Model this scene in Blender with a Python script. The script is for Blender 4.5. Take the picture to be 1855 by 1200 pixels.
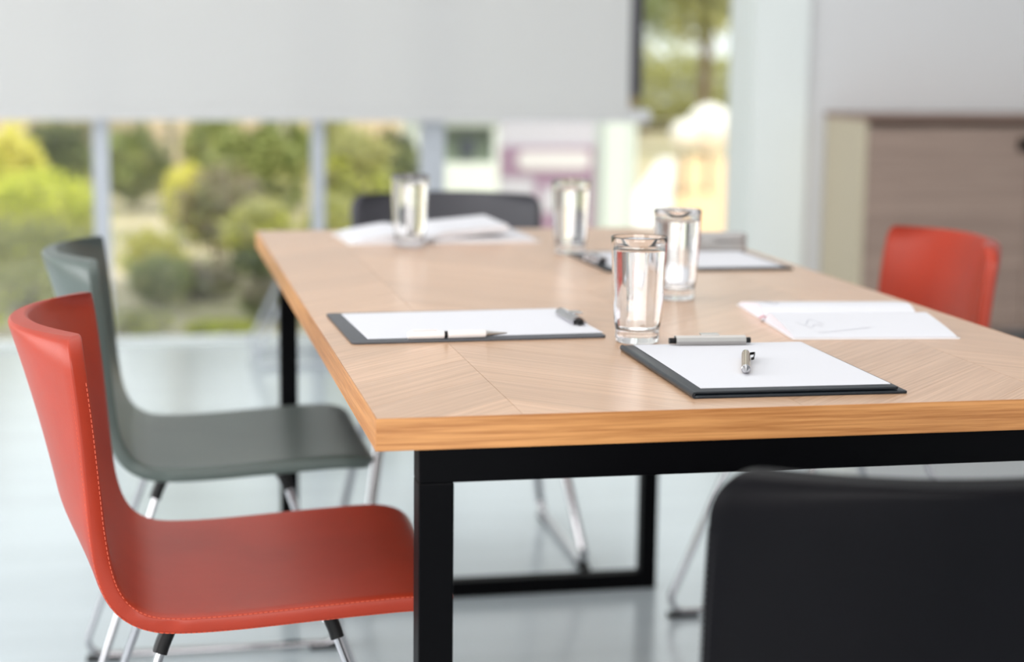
import bpy, bmesh, math, random
from mathutils import Vector, Matrix, noise
R = math.radians
for o in list(bpy.data.objects): bpy.data.objects.remove(o)
S = bpy.context.scene
C = bpy.context.scene.collection

# ------------------------------------------------------------------ camera, sky, sun, large lights, exposure
cam_data = bpy.data.cameras.new('camera'); cam = bpy.data.objects.new('camera', cam_data); C.objects.link(cam)
yaw, pit, roll = -0.20648, 0.15475, 0.01183
F = Vector((-math.sin(yaw)*math.cos(pit), math.cos(yaw)*math.cos(pit), -math.sin(pit)))
Rt = Vector((math.cos(yaw), math.sin(yaw), 0)); U = Rt.cross(F)
R2 = math.cos(roll)*Rt + math.sin(roll)*U; U2 = -math.sin(roll)*Rt + math.cos(roll)*U
cam.matrix_world = Matrix(((R2.x, U2.x, -F.x, -0.2084), (R2.y, U2.y, -F.y, -1.61356), (R2.z, U2.z, -F.z, 1.08018), (0, 0, 0, 1)))
cam_data.sensor_width = 36.0; cam_data.lens = 3195.76/1855*36.0
cam_data.clip_start = 0.05; cam_data.clip_end = 200
cam_data.dof.use_dof = True; cam_data.dof.focus_distance = 1.88
cam_data.dof.aperture_fstop = 2.8; cam_data.dof.aperture_blades = 0
S.camera = cam

W = bpy.data.worlds.new('sky'); S.world = W; W.use_nodes = True
wn = W.node_tree.nodes; wn.clear()
bg = wn.new('ShaderNodeBackground'); wo = wn.new('ShaderNodeOutputWorld')
bg.inputs[0].default_value = (0.95, 0.985, 1.0, 1); bg.inputs[1].default_value = 1.8
W.node_tree.links.new(bg.outputs[0], wo.inputs[0])

def light(name, kind, loc, target, energy, color, size=None):
    d = bpy.data.lights.new(name, kind); d.energy = energy; d.color = color
    if kind == 'AREA': d.shape = 'RECTANGLE'; d.size, d.size_y = size
    o = bpy.data.objects.new(name, d); C.objects.link(o); o.location = loc
    o.rotation_euler = (Vector(target)-Vector(loc)).to_track_quat('-Z', 'Y').to_euler()
    return o
sun = light('sun', 'SUN', (3, -3, 8), (-1.2+3, 4.2-3, 8-6.0), 4.6, (1.0, 0.92, 0.78)); sun.data.angle = R(1.0)
light('daylight_side_window', 'AREA', (-3.25, 0.6, 1.55), (1, 0.9, 0.9), 145, (0.98, 0.98, 0.98), (4.6, 2.2))
light('rear_fill_light', 'AREA', (-0.4, -3.9, 1.75), (1.0, 5.0, 1.1), 185, (1.0, 0.98, 0.96), (4.4, 1.6))  # added fill from behind the camera; the rear wall has no window
light('ceiling_fill_light', 'AREA', (0.5, 1.6, 2.84), (0.5, 1.6, 0), 34, (1.0, 0.97, 0.95), (2.6, 3.2))  # added overhead fill, no fitting exists in the ceiling

S.view_settings.view_transform = 'Standard'; S.view_settings.look = 'None'
S.view_settings.gamma = 1.0; S.view_settings.use_curve_mapping = False
S.view_settings.exposure = -0.32

# ------------------------------------------------------------------ helpers
def nt(m): m.use_nodes = True; return m.node_tree
def mat(name, col, rough=0.5, metal=0.0, var=0.0, scale=20.0, bump=0.0, bscale=200.0, coat=0.0, spec=0.5, stretch=(1, 1, 1), col2=None, detail=3, transl=0.0):
    m = bpy.data.materials.new(name); t = nt(m); N = t.nodes; L = t.links
    b = N['Principled BSDF']
    b.inputs['Base Color'].default_value = (*col, 1); b.inputs['Roughness'].default_value = rough
    b.inputs['Metallic'].default_value = metal; b.inputs['Coat Weight'].default_value = coat
    b.inputs['Coat Roughness'].default_value = 0.15
    b.inputs['Specular IOR Level'].default_value = spec
    tc = N.new('ShaderNodeTexCoord'); mp = N.new('ShaderNodeMapping'); mp.inputs['Scale'].default_value = stretch
    L.new(tc.outputs['Object'], mp.inputs[0])
    if var > 0 or col2:
        n = N.new('ShaderNodeTexNoise'); n.inputs['Scale'].default_value = scale; n.inputs['Detail'].default_value = detail
        L.new(mp.outputs[0], n.inputs[0])
        r = N.new('ShaderNodeValToRGB'); L.new(n.outputs[0], r.inputs[0])
        c2 = col2 if col2 else tuple(min(1, c*(1+var)) for c in col)
        c1 = col if col2 else tuple(c*(1-var) for c in col)
        r.color_ramp.elements[0].position = 0.32; r.color_ramp.elements[1].position = 0.68
        r.color_ramp.elements[0].color = (*c1, 1); r.color_ramp.elements[1].color = (*c2, 1)
        L.new(r.outputs[0], b.inputs['Base Color'])
    if bump > 0:
        n2 = N.new('ShaderNodeTexNoise'); n2.inputs['Scale'].default_value = bscale; n2.inputs['Detail'].default_value = 4
        L.new(mp.outputs[0], n2.inputs[0])
        bp = N.new('ShaderNodeBump'); bp.inputs['Strength'].default_value = bump; bp.inputs['Distance'].default_value = 0.001
        L.new(n2.outputs[0], bp.inputs['Height']); L.new(bp.outputs[0], b.inputs['Normal'])
    if transl > 0:
        tr = N.new('ShaderNodeBsdfTranslucent'); tr.inputs[0].default_value = (*(col2 or col), 1)
        mx = N.new('ShaderNodeMixShader'); mx.inputs[0].default_value = transl
        L.new(b.outputs[0], mx.inputs[1]); L.new(tr.outputs[0], mx.inputs[2])
        L.new(mx.outputs[0], N['Material Output'].inputs[0])
    return m

def mesh_obj(name, verts, faces, m, parent=None, smooth=False, bevel=0.0, seg=2):
    me = bpy.data.meshes.new(name); me.from_pydata([tuple(v) for v in verts], [], faces)
    bm = bmesh.new(); bm.from_mesh(me)
    bmesh.ops.recalc_face_normals(bm, faces=bm.faces)
    if bevel > 0:
        bmesh.ops.bevel(bm, geom=list(bm.edges), offset=bevel, segments=seg, affect='EDGES', profile=0.6)
    bm.to_mesh(me); bm.free()
    if m: me.materials.append(m)
    if smooth:
        for p in me.polygons: p.use_smooth = True
    o = bpy.data.objects.new(name, me); C.objects.link(o)
    if parent: o.parent = parent
    return o
def tag(o, label, cat, group=None):
    o['label'] = label; o['category'] = cat
    if group: o['group'] = group
    return o
def thing(name, label, cat, loc=(0, 0, 0), rz=0.0, group=None):
    o = bpy.data.objects.new(name, None); C.objects.link(o); o.location = loc; o.rotation_euler = (0, 0, rz)
    o.empty_display_size = 0.05
    return tag(o, label, cat, group)
def struct(o): o['kind'] = 'structure'; return o

class MB:
    """collects boxes, tubes and lathes, all welded into one mesh"""
    def __init__(s): s.v = []; s.f = []
    def add(s, vs, fs):
        n = len(s.v); s.v += [Vector(v) for v in vs]; s.f += [tuple(i+n for i in f) for f in fs]; return s
    def box(s, a, b, M=None):
        x0, y0, z0 = a; x1, y1, z1 = b
        vs = [Vector(p) for p in ((x0,y0,z0),(x1,y0,z0),(x1,y1,z0),(x0,y1,z0),(x0,y0,z1),(x1,y0,z1),(x1,y1,z1),(x0,y1,z1))]
        if M: vs = [M @ v for v in vs]
        return s.add(vs, [(0,3,2,1),(4,5,6,7),(0,1,5,4),(1,2,6,5),(2,3,7,6),(3,0,4,7)])
    def prism(s, poly, z0, z1):
        n = len(poly)
        return s.add([(x, y, z0) for x, y in poly]+[(x, y, z1) for x, y in poly],
                     [tuple(range(n))[::-1], tuple(range(n, 2*n))]+[(i, (i+1) % n, n+(i+1) % n, n+i) for i in range(n)])
    def sweep(s, path, section, lateral=Vector((0, 1, 0)), closed=False):
        """section: list of (w,h) ; w along lateral, h along lateral x tangent"""
        n = len(path); k = len(section); rings = []
        for i, p in enumerate(path):
            a = path[(i-1) % n] if (closed or i > 0) else p; b = path[(i+1) % n] if (closed or i < n-1) else p
            T = (Vector(b)-Vector(a)).normalized(); w = (lateral-T*lateral.dot(T))
            if w.length < 1e-4: w = T.orthogonal()
            w.normalize(); h = T.cross(w)
            rings.append([Vector(p)+w*q[0]+h*q[1] for q in section])
        vs = [v for r in rings for v in r]; fs = []
        for i in range(n if closed else n-1):
            j = (i+1) % n
            for q in range(k): fs.append((i*k+q, i*k+(q+1) % k, j*k+(q+1) % k, j*k+q))
        if not closed: fs += [tuple(range(k))[::-1], tuple(range((n-1)*k, n*k))]
        return s.add(vs, fs)
    def tube(s, path, r, k=10, closed=False):
        return s.sweep(path, [(r*math.cos(2*math.pi*i/k), r*math.sin(2*math.pi*i/k)) for i in range(k)], Vector((0.13, 0.97, 0.2)), closed)
    def lathe(s, prof, k=48, close=True, cen=(0, 0, 0), axis=None):
        vs = []
        for r, z in prof:
            for i in range(k):
                a = 2*math.pi*i/k; v = Vector((r*math.cos(a), r*math.sin(a), z))
                if axis: v = axis @ v
                vs.append(v+Vector(cen))
        n = len(prof)
        fs = [(i*k+q, i*k+(q+1) % k, (i+1)*k+(q+1) % k, (i+1)*k+q) for i in range(n-1) for q in range(k)]
        if close: fs += [tuple(range(k))[::-1], tuple(range((n-1)*k, n*k))]
        return s.add(vs, fs)
    def build(s, name, m, parent=None, smooth=False, bevel=0.0, seg=2):
        return mesh_obj(name, s.v, s.f, m, parent, smooth, bevel, seg)
def smooth_by_angle(o, ang=35):
    me = o.data
    for p in me.polygons: p.use_smooth = True
    bm = bmesh.new(); bm.from_mesh(me)
    for e in bm.edges:
        if len(e.link_faces) == 2 and e.calc_face_angle(0) > R(ang): e.smooth = False
    bm.to_mesh(me); bm.free(); return o
def rrect(w, h, r, k=3):
    pts = []
    for cx, cy, a0 in ((w/2-r, h/2-r, 0), (-w/2+r, h/2-r, 90), (-w/2+r, -h/2+r, 180), (w/2-r, -h/2+r, 270)):
        for i in range(k+1):
            a = R(a0+90*i/k); pts.append((cx+r*math.cos(a), cy+r*math.sin(a)))
    return pts
def fillet(pts, rad, k=6):
    pts = [Vector(p) for p in pts]; out = [pts[0]]
    for i in range(1, len(pts)-1):
        a = (pts[i-1]-pts[i]).normalized(); b = (pts[i+1]-pts[i]).normalized()
        ang = a.angle(b); d = rad/math.tan(ang/2)
        p0 = pts[i]+a*d; p1 = pts[i]+b*d
        c = pts[i]+(a+b).normalized()*(rad/math.sin(ang/2))
        for j in range(k+1):
            t = j/k; u = (p0-c).lerp(p1-c, t).normalized()*rad; out.append(c+u)
    out.append(pts[-1]); return out
def copy_tree(o, parent=None):
    c = o.copy(); C.objects.link(c); c.parent = parent
    for ch in list(o.children): copy_tree(ch, c)
    return c

# ------------------------------------------------------------------ materials
M_floor = mat('grey_laminate', (0.53, 0.60, 0.635), rough=0.24, var=0.04, scale=2.2, stretch=(0.6, 4, 1), bump=0.05, bscale=30, spec=0.7, coat=0.5)
M_wall_white = mat('white_paint', (0.86, 0.90, 0.88), rough=0.6)
M_wall_grey = mat('grey_paint', (0.76, 0.755, 0.76), rough=0.7)
M_room = mat('room_paint', (0.80, 0.80, 0.80), rough=0.8)
M_blind = mat('blind_fabric', (0.84, 0.835, 0.83), rough=0.9, transl=0.38)
M_blind_rail = mat('blind_rail', (0.66, 0.66, 0.67), rough=0.6)
M_alu = mat('window_aluminium', (0.53, 0.56, 0.61), rough=0.4)
M_dark_frame = mat('dark_frame', (0.09, 0.085, 0.10), rough=0.5)
M_black_metal = mat('black_powder_coat', (0.0012, 0.0012, 0.0018), rough=0.45, bump=0.03, bscale=600, spec=0.06)
M_chrome = mat('chrome', (0.50, 0.49, 0.51), rough=0.09, metal=1.0)
M_black_plastic = mat('black_plastic', (0.006, 0.0055, 0.006), rough=0.35, spec=0.25)
M_paper = mat('paper', (0.685, 0.68, 0.715), rough=0.7)
M_cover = mat('black_vinyl', (0.010, 0.014, 0.019), rough=0.33, bump=0.15, bscale=900, spec=0.3)
M_cover2 = mat('charcoal_vinyl', (0.055, 0.058, 0.068), rough=0.42, bump=0.15, bscale=900)
M_steel = mat('brushed_steel', (0.50, 0.48, 0.46), rough=0.30, metal=1.0)
M_white_plastic = mat('white_plastic', (0.78, 0.74, 0.73), rough=0.25)
M_page_edge = mat('page_edges', (0.74, 0.70, 0.76), rough=0.8)
M_ink = mat('grey_ink', (0.36, 0.36, 0.42), rough=0.8)
M_red_ribbon = mat('red_ribbon', (0.45, 0.03, 0.05), rough=0.6)
M_case = mat('grey_case', (0.40, 0.38, 0.37), rough=0.45)

def leather(name, col, rough, sheen=0.0, spec=0.5):
    m = mat(name, col, rough=rough, var=0.07, scale=9, spec=spec)
    t = m.node_tree; N = t.nodes; L = t.links; b = N['Principled BSDF']
    tc = N.new('ShaderNodeTexCoord'); vo = N.new('ShaderNodeTexVoronoi'); vo.inputs['Scale'].default_value = 620
    n = N.new('ShaderNodeTexNoise'); n.inputs['Scale'].default_value = 28; n.inputs['Detail'].default_value = 5
    L.new(tc.outputs['Object'], vo.inputs[0]); L.new(tc.outputs['Object'], n.inputs[0])
    a = N.new('ShaderNodeMath'); a.operation = 'MULTIPLY_ADD'; a.inputs[1].default_value = 0.25
    L.new(vo.outputs['Distance'], a.inputs[0]); L.new(n.outputs[0], a.inputs[2])
    bp = N.new('ShaderNodeBump'); bp.inputs['Strength'].default_value = 0.22; bp.inputs['Distance'].default_value = 0.0012
    L.new(a.outputs[0], bp.inputs['Height']); L.new(bp.outputs[0], b.inputs['Normal'])
    b.inputs['Sheen Weight'].default_value = sheen; b.inputs['Sheen Roughness'].default_value = 0.4
    return m
M_red = leather('red_leather', (0.370, 0.033, 0.012), 0.40, 0.0, 0.36)
M_green = leather('green_leather', (0.085, 0.108, 0.098), 0.34)
M_black = leather('black_leather', (0.0028, 0.0024, 0.0036), 0.40, 0.0, 0.10)
M_hazed_leather = leather('hazed_black_leather', (0.045, 0.043, 0.052), 0.45)  # black leather with haze mixed into its base colour
M_red_thread = mat('red_thread', (0.60, 0.10, 0.05), rough=0.8)
M_green_thread = mat('green_thread', (0.10, 0.125, 0.11), rough=0.8)
M_black_thread = mat('black_thread', (0.02, 0.018, 0.02), rough=0.8)

def oak(name, base, dark, rough=0.34, grain_scale=1.0, random_tint=False, coat=0.0, light_=None):
    """straight oak grain running along local X"""
    m = bpy.data.materials.new(name); t = nt(m); N = t.nodes; L = t.links; b = N['Principled BSDF']
    tc = N.new('ShaderNodeTexCoord'); src = tc.outputs['Object']
    oi = N.new('ShaderNodeObjectInfo')
    add = N.new('ShaderNodeVectorMath'); add.operation = 'MULTIPLY_ADD'
    cmb = N.new('ShaderNodeCombineXYZ')
    for i in range(3): L.new(oi.outputs['Random'], cmb.inputs[i])
    add.inputs[1].default_value = (7, 13, 5)
    L.new(cmb.outputs[0], add.inputs[0]); L.new(src, add.inputs[2])
    mp = N.new('ShaderNodeMapping'); mp.inputs['Scale'].default_value = (4.0*grain_scale, 260*grain_scale, 260*grain_scale)
    L.new(add.outputs[0], mp.inputs[0])
    n1 = N.new('ShaderNodeTexNoise'); n1.inputs['Scale'].default_value = 1.0; n1.inputs['Detail'].default_value = 6; n1.inputs['Roughness'].default_value = 0.6
    n1.inputs['Distortion'].default_value = 0.4
    L.new(mp.outputs[0], n1.inputs[0])
    mp2 = N.new('ShaderNodeMapping'); mp2.inputs['Scale'].default_value = (18*grain_scale, 1100*grain_scale, 1100*grain_scale)
    L.new(add.outputs[0], mp2.inputs[0])
    n2 = N.new('ShaderNodeTexNoise'); n2.inputs['Scale'].default_value = 1.0; n2.inputs['Detail'].default_value = 3
    L.new(mp2.outputs[0], n2.inputs[0])
    mx = N.new('ShaderNodeMath'); mx.operation = 'MULTIPLY_ADD'; mx.inputs[1].default_value = 0.60
    L.new(n2.outputs[0], mx.inputs[0]); L.new(n1.outputs[0], mx.inputs[2])
    r = N.new('ShaderNodeValToRGB'); L.new(mx.outputs[0], r.inputs[0])
    r.color_ramp.elements[0].position = 0.62; r.color_ramp.elements[1].position = 0.95
    r.color_ramp.elements[0].color = (*dark, 1); r.color_ramp.elements[1].color = (*base, 1)
    out = r.outputs[0]
    if random_tint:
        h = N.new('ShaderNodeHueSaturation')
        ma = N.new('ShaderNodeMapRange'); ma.inputs[3].default_value = 0.90; ma.inputs[4].default_value = 1.08
        L.new(oi.outputs['Random'], ma.inputs[0]); L.new(ma.outputs[0], h.inputs['Value']); L.new(out, h.inputs['Color']); out = h.outputs[0]
    L.new(out, b.inputs['Base Color']); b.inputs['Roughness'].default_value = rough
    b.inputs['Coat Weight'].default_value = coat; b.inputs['Coat Roughness'].default_value = 0.22
    bp = N.new('ShaderNodeBump'); bp.inputs['Strength'].default_value = 0.10; bp.inputs['Distance'].default_value = 0.0006
    L.new(mx.outputs[0], bp.inputs['Height']); L.new(bp.outputs[0], b.inputs['Normal'])
    return m
M_oak_edge = oak('oak_edge_band', (0.62, 0.29, 0.10), (0.37, 0.14, 0.038), 0.40)
M_oak_strip = oak('oak_veneer', (0.69, 0.44, 0.285), (0.51, 0.30, 0.175), 0.30, 0.8, True, 0.3)
M_oak_core = mat('veneer_joint', (0.30, 0.145, 0.065), rough=0.6)
M_cab_side_lit = oak('cabinet_side_lit_oak', (0.62, 0.54, 0.40), (0.52, 0.45, 0.33), 0.55, 0.5)  # paler than the front: window light on this side put into the colour
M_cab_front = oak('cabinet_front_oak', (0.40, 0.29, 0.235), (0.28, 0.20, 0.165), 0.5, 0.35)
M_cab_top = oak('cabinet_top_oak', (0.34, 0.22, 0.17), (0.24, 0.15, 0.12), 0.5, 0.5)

def glassy(name, ior=1.5, tint=(1, 1, 1)):
    m = bpy.data.materials.new(name); t = nt(m); b = t.nodes['Principled BSDF']
    b.inputs['Base Color'].default_value = (*tint, 1); b.inputs['Roughness'].default_value = 0.0
    b.inputs['Transmission Weight'].default_value = 1.0; b.inputs['IOR'].default_value = ior
    return m
M_glass = glassy('drinking_glass', 1.5); M_water = glassy('water', 1.33)
def pane_mat():
    m = bpy.data.materials.new('window_glass'); t = nt(m); N = t.nodes; L = t.links; N.remove(N['Principled BSDF'])
    tr = N.new('ShaderNodeBsdfTransparent'); tr.inputs[0].default_value = (0.97, 0.99, 0.985, 1)
    gl = N.new('ShaderNodeBsdfGlossy'); gl.inputs['Roughness'].default_value = 0.02
    fr = N.new('ShaderNodeFresnel'); fr.inputs[0].default_value = 1.45
    mx = N.new('ShaderNodeMixShader'); L.new(fr.outputs[0], mx.inputs[0]); L.new(tr.outputs[0], mx.inputs[1]); L.new(gl.outputs[0], mx.inputs[2])
    L.new(mx.outputs[0], N['Material Output'].inputs[0]); return m
M_pane = pane_mat()

# ------------------------------------------------------------------ room shell
YW = 5.07            # window line
def sbox(name, a, b, m, parent=None, bevel=0.0):
    return MB().box(a, b).build(name, m, parent, bevel=bevel)
struct(sbox('floor', (-3.5, -4.2, -0.12), (5.2, YW+0.02, 0.0), M_floor))
struct(sbox('ceiling', (-3.6, -4.3, 2.90), (5.3, YW+0.25, 3.05), M_room))
struct(sbox('wall_rear', (-3.6, -4.3, -0.12), (5.3, -4.15, 2.90), M_room))
mb = MB().box((-3.6, -4.15, -0.12), (-3.45, -2.2, 2.9)).box((-3.6, 3.4, -0.12), (-3.45, YW+0.1, 2.9)).box((-3.6, -2.2, 2.65), (-3.45, 3.4, 2.9)).box((-3.6, -2.2, -0.12), (-3.45, 3.4, 0.35))
struct(mb.build('wall_left', M_room))
struct(sbox('wall_right', (5.2, -4.15, -0.12), (5.35, YW+0.1, 2.9), M_wall_grey))
struct(sbox('wall_back', (2.27, 4.81, 0), (5.2, 5.09, 2.90), M_wall_grey))
struct(sbox('trim_1', (2.055, 4.785, 0), (2.27, 5.09, 2.90), M_wall_white))       # white pillar between glazing and grey wall
# glazed wall: bottom rail, head, mullions, panes
struct(sbox('trim_2', (-3.45, YW-0.02, 0.0), (2.055, YW+0.03, 0.018), M_wall_white))
struct(sbox('trim_3', (-3.45, YW-0.03, 2.75), (2.055, YW+0.06, 2.90), M_alu))
edges = [-3.40, -2.35, -1.30, -0.361, 0.435, 0.871, 1.66, 2.055]
wid = {-0.361: 0.060, 0.435: 0.050, 0.871: 0.092, -2.35: .06, -1.30: .06, -3.40: .06}
for x, w in wid.items():
    pass
for i in range(len(edges)-1):
    a, b = edges[i], edges[i+1]
    w = struct(bpy.data.objects.new('window_%d' % (i+1), None)); C.objects.link(w); w.location = ((a+b)/2, YW, 0)
    ox = -(a+b)/2
    lw = wid.get(a, 0.036)
    mb = MB().box((a-lw/2+ox, -0.03, 0.025), (a+lw/2+ox, 0.03, 2.75))
    if a == 1.66:                                  # dark upper frame beside the blind
        MB().box((a-0.024+ox, -0.05, 0.93), (a+0.024+ox, 0.03, 2.75)).build('mullion', M_dark_frame, w, bevel=0.002)
    else:
        mb.build('mullion', M_alu, w, bevel=0.004)
    MB().box((a+lw/2+ox if a != 1.66 else a-0.02+ox, -0.004, 0.025), (b-wid.get(b, 0.0)/2+ox, 0.004, 2.75)).build('window_pane', M_pane, w)

# roller blind
bl = thing('roller_blind', 'wide white roller blind pulled down over the upper half of the window', 'blind', (0.0, 4.94, 0.835))
n = 40; vs = []; fs = []
x0, x1 = -2.30, 1.61
MB().box((x0, -0.0012, 0.065), (x1, 0.0012, 1.93)).build('blind_fabric', M_blind, bl)
MB().box((x0, -0.004, 0.012), (x1, 0.004, 0.066)).build('hem', M_blind, bl, bevel=0.0015)
MB().box((x0, -0.009, 0.0), (x1+0.085, 0.009, 0.014)).box((x1, -0.008, 0.0), (x1+0.085, 0.008, 0.05)).build('bottom_rail', M_blind_rail, bl, bevel=0.002)
MB().lathe([(0.03, x0), (0.03, x1)], 24, True, (0, 0, 1.93), Matrix.Rotation(R(90), 3, 'Y')).build('roller_tube', M_blind_rail, bl, smooth=False)

# ------------------------------------------------------------------ cabinet on the right
cb = thing('sideboard', 'tall brown wooden sideboard against the grey wall on the right', 'cabinet', (2.345, 4.42, 0))
CW, CD, CH = 1.33, 0.36, 0.885
MB().box((0, 0.0, 0.08), (0.02, CD, CH-0.02)).build('side_panel', M_cab_side_lit, cb, bevel=0.001)
MB().box((CW-0.02, 0.0, 0.08), (CW, CD, CH-0.02)).build('side_panel', M_cab_side_lit, cb, bevel=0.001)
MB().box((0.02, 0.02, 0.08), (CW-0.02, CD-0.005, 0.10)).box((0.02, CD-0.015, 0.10), (CW-0.02, CD-0.005, CH-0.02)).build('carcass', M_cab_front, cb)
MB().box((-0.004, -0.012, CH-0.02), (CW+0.004, CD+0.005, CH)).build('top_board', M_cab_top, cb, bevel=0.0015)
for x in (0.03, CW-0.07):
    for y in (0.03, CD-0.07): MB().box((x, y, 0), (x+0.04, y+0.04, 0.08)).build('foot', M_black_metal, cb, bevel=0.002)
for i in range(2):
    a = 0.022+i*(CW-0.04)/2; b = a+(CW-0.04)/2-0.004
    d = MB().box((a, 0.0, 0.102), (b, 0.018, CH-0.045)).build('door', M_cab_front, cb, bevel=0.001)
    hx = b-0.03 if i == 0 else a+0.03
    MB().box((hx-0.02, -0.022, CH-0.13), (hx+0.02, 0.0, CH-0.085)).build('handle', M_black_metal, d, bevel=0.003)

# ------------------------------------------------------------------ table
TW, TL, TH, TT = 0.85, 1.80, 0.742, 0.0315
tb = thing('conference_table', 'long oak table with a chevron veneer top and black steel frame', 'table', (0, 0, 0))
core = MB().box((0.0016, 0.0016, TH-TT), (TW-0.0016, TL-0.0016, TH-0.0008)).build('tabletop', M_oak_core, tb)
# edge bands, mitred, grain along their length: built in local X then rotated
def band(name, L_, loc, rz):
    o = MB().prism([(0, 0), (L_, 0), (L_-0.0016, 0.0016), (0.0016, 0.0016)], -TT, 0).build(name, M_oak_edge, core, bevel=0.00025, seg=1)
    o.location = loc; o.rotation_euler = (0, 0, rz); return o
band('edge_band', TW, (0, 0, TH), 0); band('edge_band', TL, (TW, 0, TH), R(90))
band('edge_band', TW, (TW, TL, TH), R(180)); band('edge_band', TL, (0, TL, TH), R(-90))
# chevron strips
def clip(poly, f):
    out = []
    for i in range(len(poly)):
        p, q = poly[i], poly[(i+1) % len(poly)]; a, b = f(p), f(q)
        if a >= 0: out.append(p)
        if a*b < 0:
            t = a/(a-b); out.append((p[0]+(q[0]-p[0])*t, p[1]+(q[1]-p[1])*t))
    return out
cw = TW/3; pitch = 0.118; g = 0.00022; e0 = 0.0016
random.seed(4)
for c in range(-1, 4):
    xa = c*cw+cw/2-0.0; xb = xa+cw
    up = (c % 2 != 0)
    k0 = -0.40
    for k in range(-4, 22):
        y = k*pitch+0.032; dy = cw if up else -cw
        poly = [(xa+g, y+g), (xb-g, y+dy+g), (xb-g, y+dy+pitch-g), (xa+g, y+pitch-g)]
        if not up: poly = [(xa+g, y+cw+g), (xb-g, y+g), (xb-g, y+pitch-g), (xa+g, y+cw+pitch-g)]
        for f in (lambda p: p[0]-e0, lambda p: TW-e0-p[0], lambda p: p[1]-e0, lambda p: TL-e0-p[1]):
            if poly: poly = clip(poly, f)
        if len(poly) < 3: continue
        area = abs(sum(poly[i][0]*poly[(i+1) % len(poly)][1]-poly[(i+1) % len(poly)][0]*poly[i][1] for i in range(len(poly))))/2
        if area < 1e-4: continue
        cx = sum(p[0] for p in poly)/len(poly); cy = sum(p[1] for p in poly)/len(poly)
        ang = R(45) if up else R(-45)
        ca, sa = math.cos(-ang), math.sin(-ang)
        lp = [((p[0]-cx)*ca-(p[1]-cy)*sa, (p[0]-cx)*sa+(p[1]-cy)*ca) for p in poly]
        o = MB().prism(lp, -0.0008, random.uniform(0, 0.00003)).build('veneer_strip', M_oak_strip, core)
        o.location = (cx, cy, TH); o.rotation_euler = (0, 0, ang)
# frame: two welded loops and side rails
LW, IN = 0.034, 0.042
def leg_loop(y0):
    y1 = y0+LW; zt = TH-TT
    for x in (IN, TW-IN-LW):
        MB().box((x, y0, 0.0), (x+LW, y1, zt-LW)).build('leg', M_black_metal, tb, bevel=0.0015)
    MB().box((IN, y0, zt-LW), (TW-IN, y1, zt)).build('top_rail', M_black_metal, tb, bevel=0.0015)
    MB().box((IN+LW, y0, 0.0), (TW-IN-LW, y1, LW)).build('floor_rail', M_black_metal, tb, bevel=0.0015)
leg_loop(0.005); leg_loop(TL-LW-0.005)
for x in (IN, TW-IN-LW):
    MB().box((x+0.006, 0.005+LW, TH-TT-0.016), (x+LW-0.006, TL-LW-0.005, TH-TT)).build('side_rail', M_black_metal, tb, bevel=0.001)

# ------------------------------------------------------------------ chairs
prof_ctrl = [(0.130, 0.4405), (0.117, 0.4500), (0.084, 0.4535), (0.03, 0.4515), (-0.03, 0.4480), (-0.12, 0.4425), (-0.18, 0.4415), (-0.213, 0.4455), (-0.238, 0.458),
             (-0.254, 0.478), (-0.264, 0.507), (-0.270, 0.55), (-0.2745, 0.607), (-0.279, 0.665), (-0.2845, 0.720), (-0.2905, 0.770)]
def catmull(ps, t):
    n = len(ps)-1; x = t*n; i = min(int(x), n-1); u = x-i
    g_ = lambda j: Vector(ps[max(0, min(n, j))])
    p0, p1, p2, p3 = g_(i-1), g_(i), g_(i+1), g_(i+2)
    if i == 0: p0 = p1*2-p2
    if i == n-1: p3 = p2*2-p1
    return 0.5*((2*p1)+(p2-p0)*u+(2*p0-5*p1+4*p2-p3)*u*u+(3*p1-p0-3*p2+p3)*u**3)
fine = [catmull(prof_ctrl, i/1200) for i in range(1201)]
acc = [0.0]
for i in range(1200): acc.append(acc[-1]+(fine[i+1]-fine[i]).length)
PL = acc[-1]
def P(s):
    s = max(0, min(PL, s)); lo, hi = 0, 1200
    while hi-lo > 1:
        m_ = (lo+hi)//2
        if acc[m_] <= s: lo = m_
        else: hi = m_
    u = (s-acc[lo])/max(1e-9, acc[hi]-acc[lo]); return fine[lo].lerp(fine[hi], u)
HW = 0.2125
def mid(s, v, w):
    p = P(s); z = p.y
    B = 0.0
    if p.x < -0.215 and z > 0.45: b_ = min(1, (z-0.45)/0.12); B = 0.030*b_*b_*(3-2*b_)+0.043*max(0, (z-0.50)/0.27)**1.2
    q = 1-abs(v)**2.1
    u_ = min(1, max(0, (p.x+0.20)/0.12)); sag = 0.006*q*u_*u_*(3-2*u_) if z < 0.47 else 0.0
    return Vector((p.x-B*q, v*w, z-sag))
def half_w(s):
    e = min(s, PL-s); Rc = 0.034 if s > PL/2 else 0.045
    if e < Rc: return HW-Rc+math.sqrt(max(0, Rc*Rc-(Rc-e)**2))
    return HW
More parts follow.
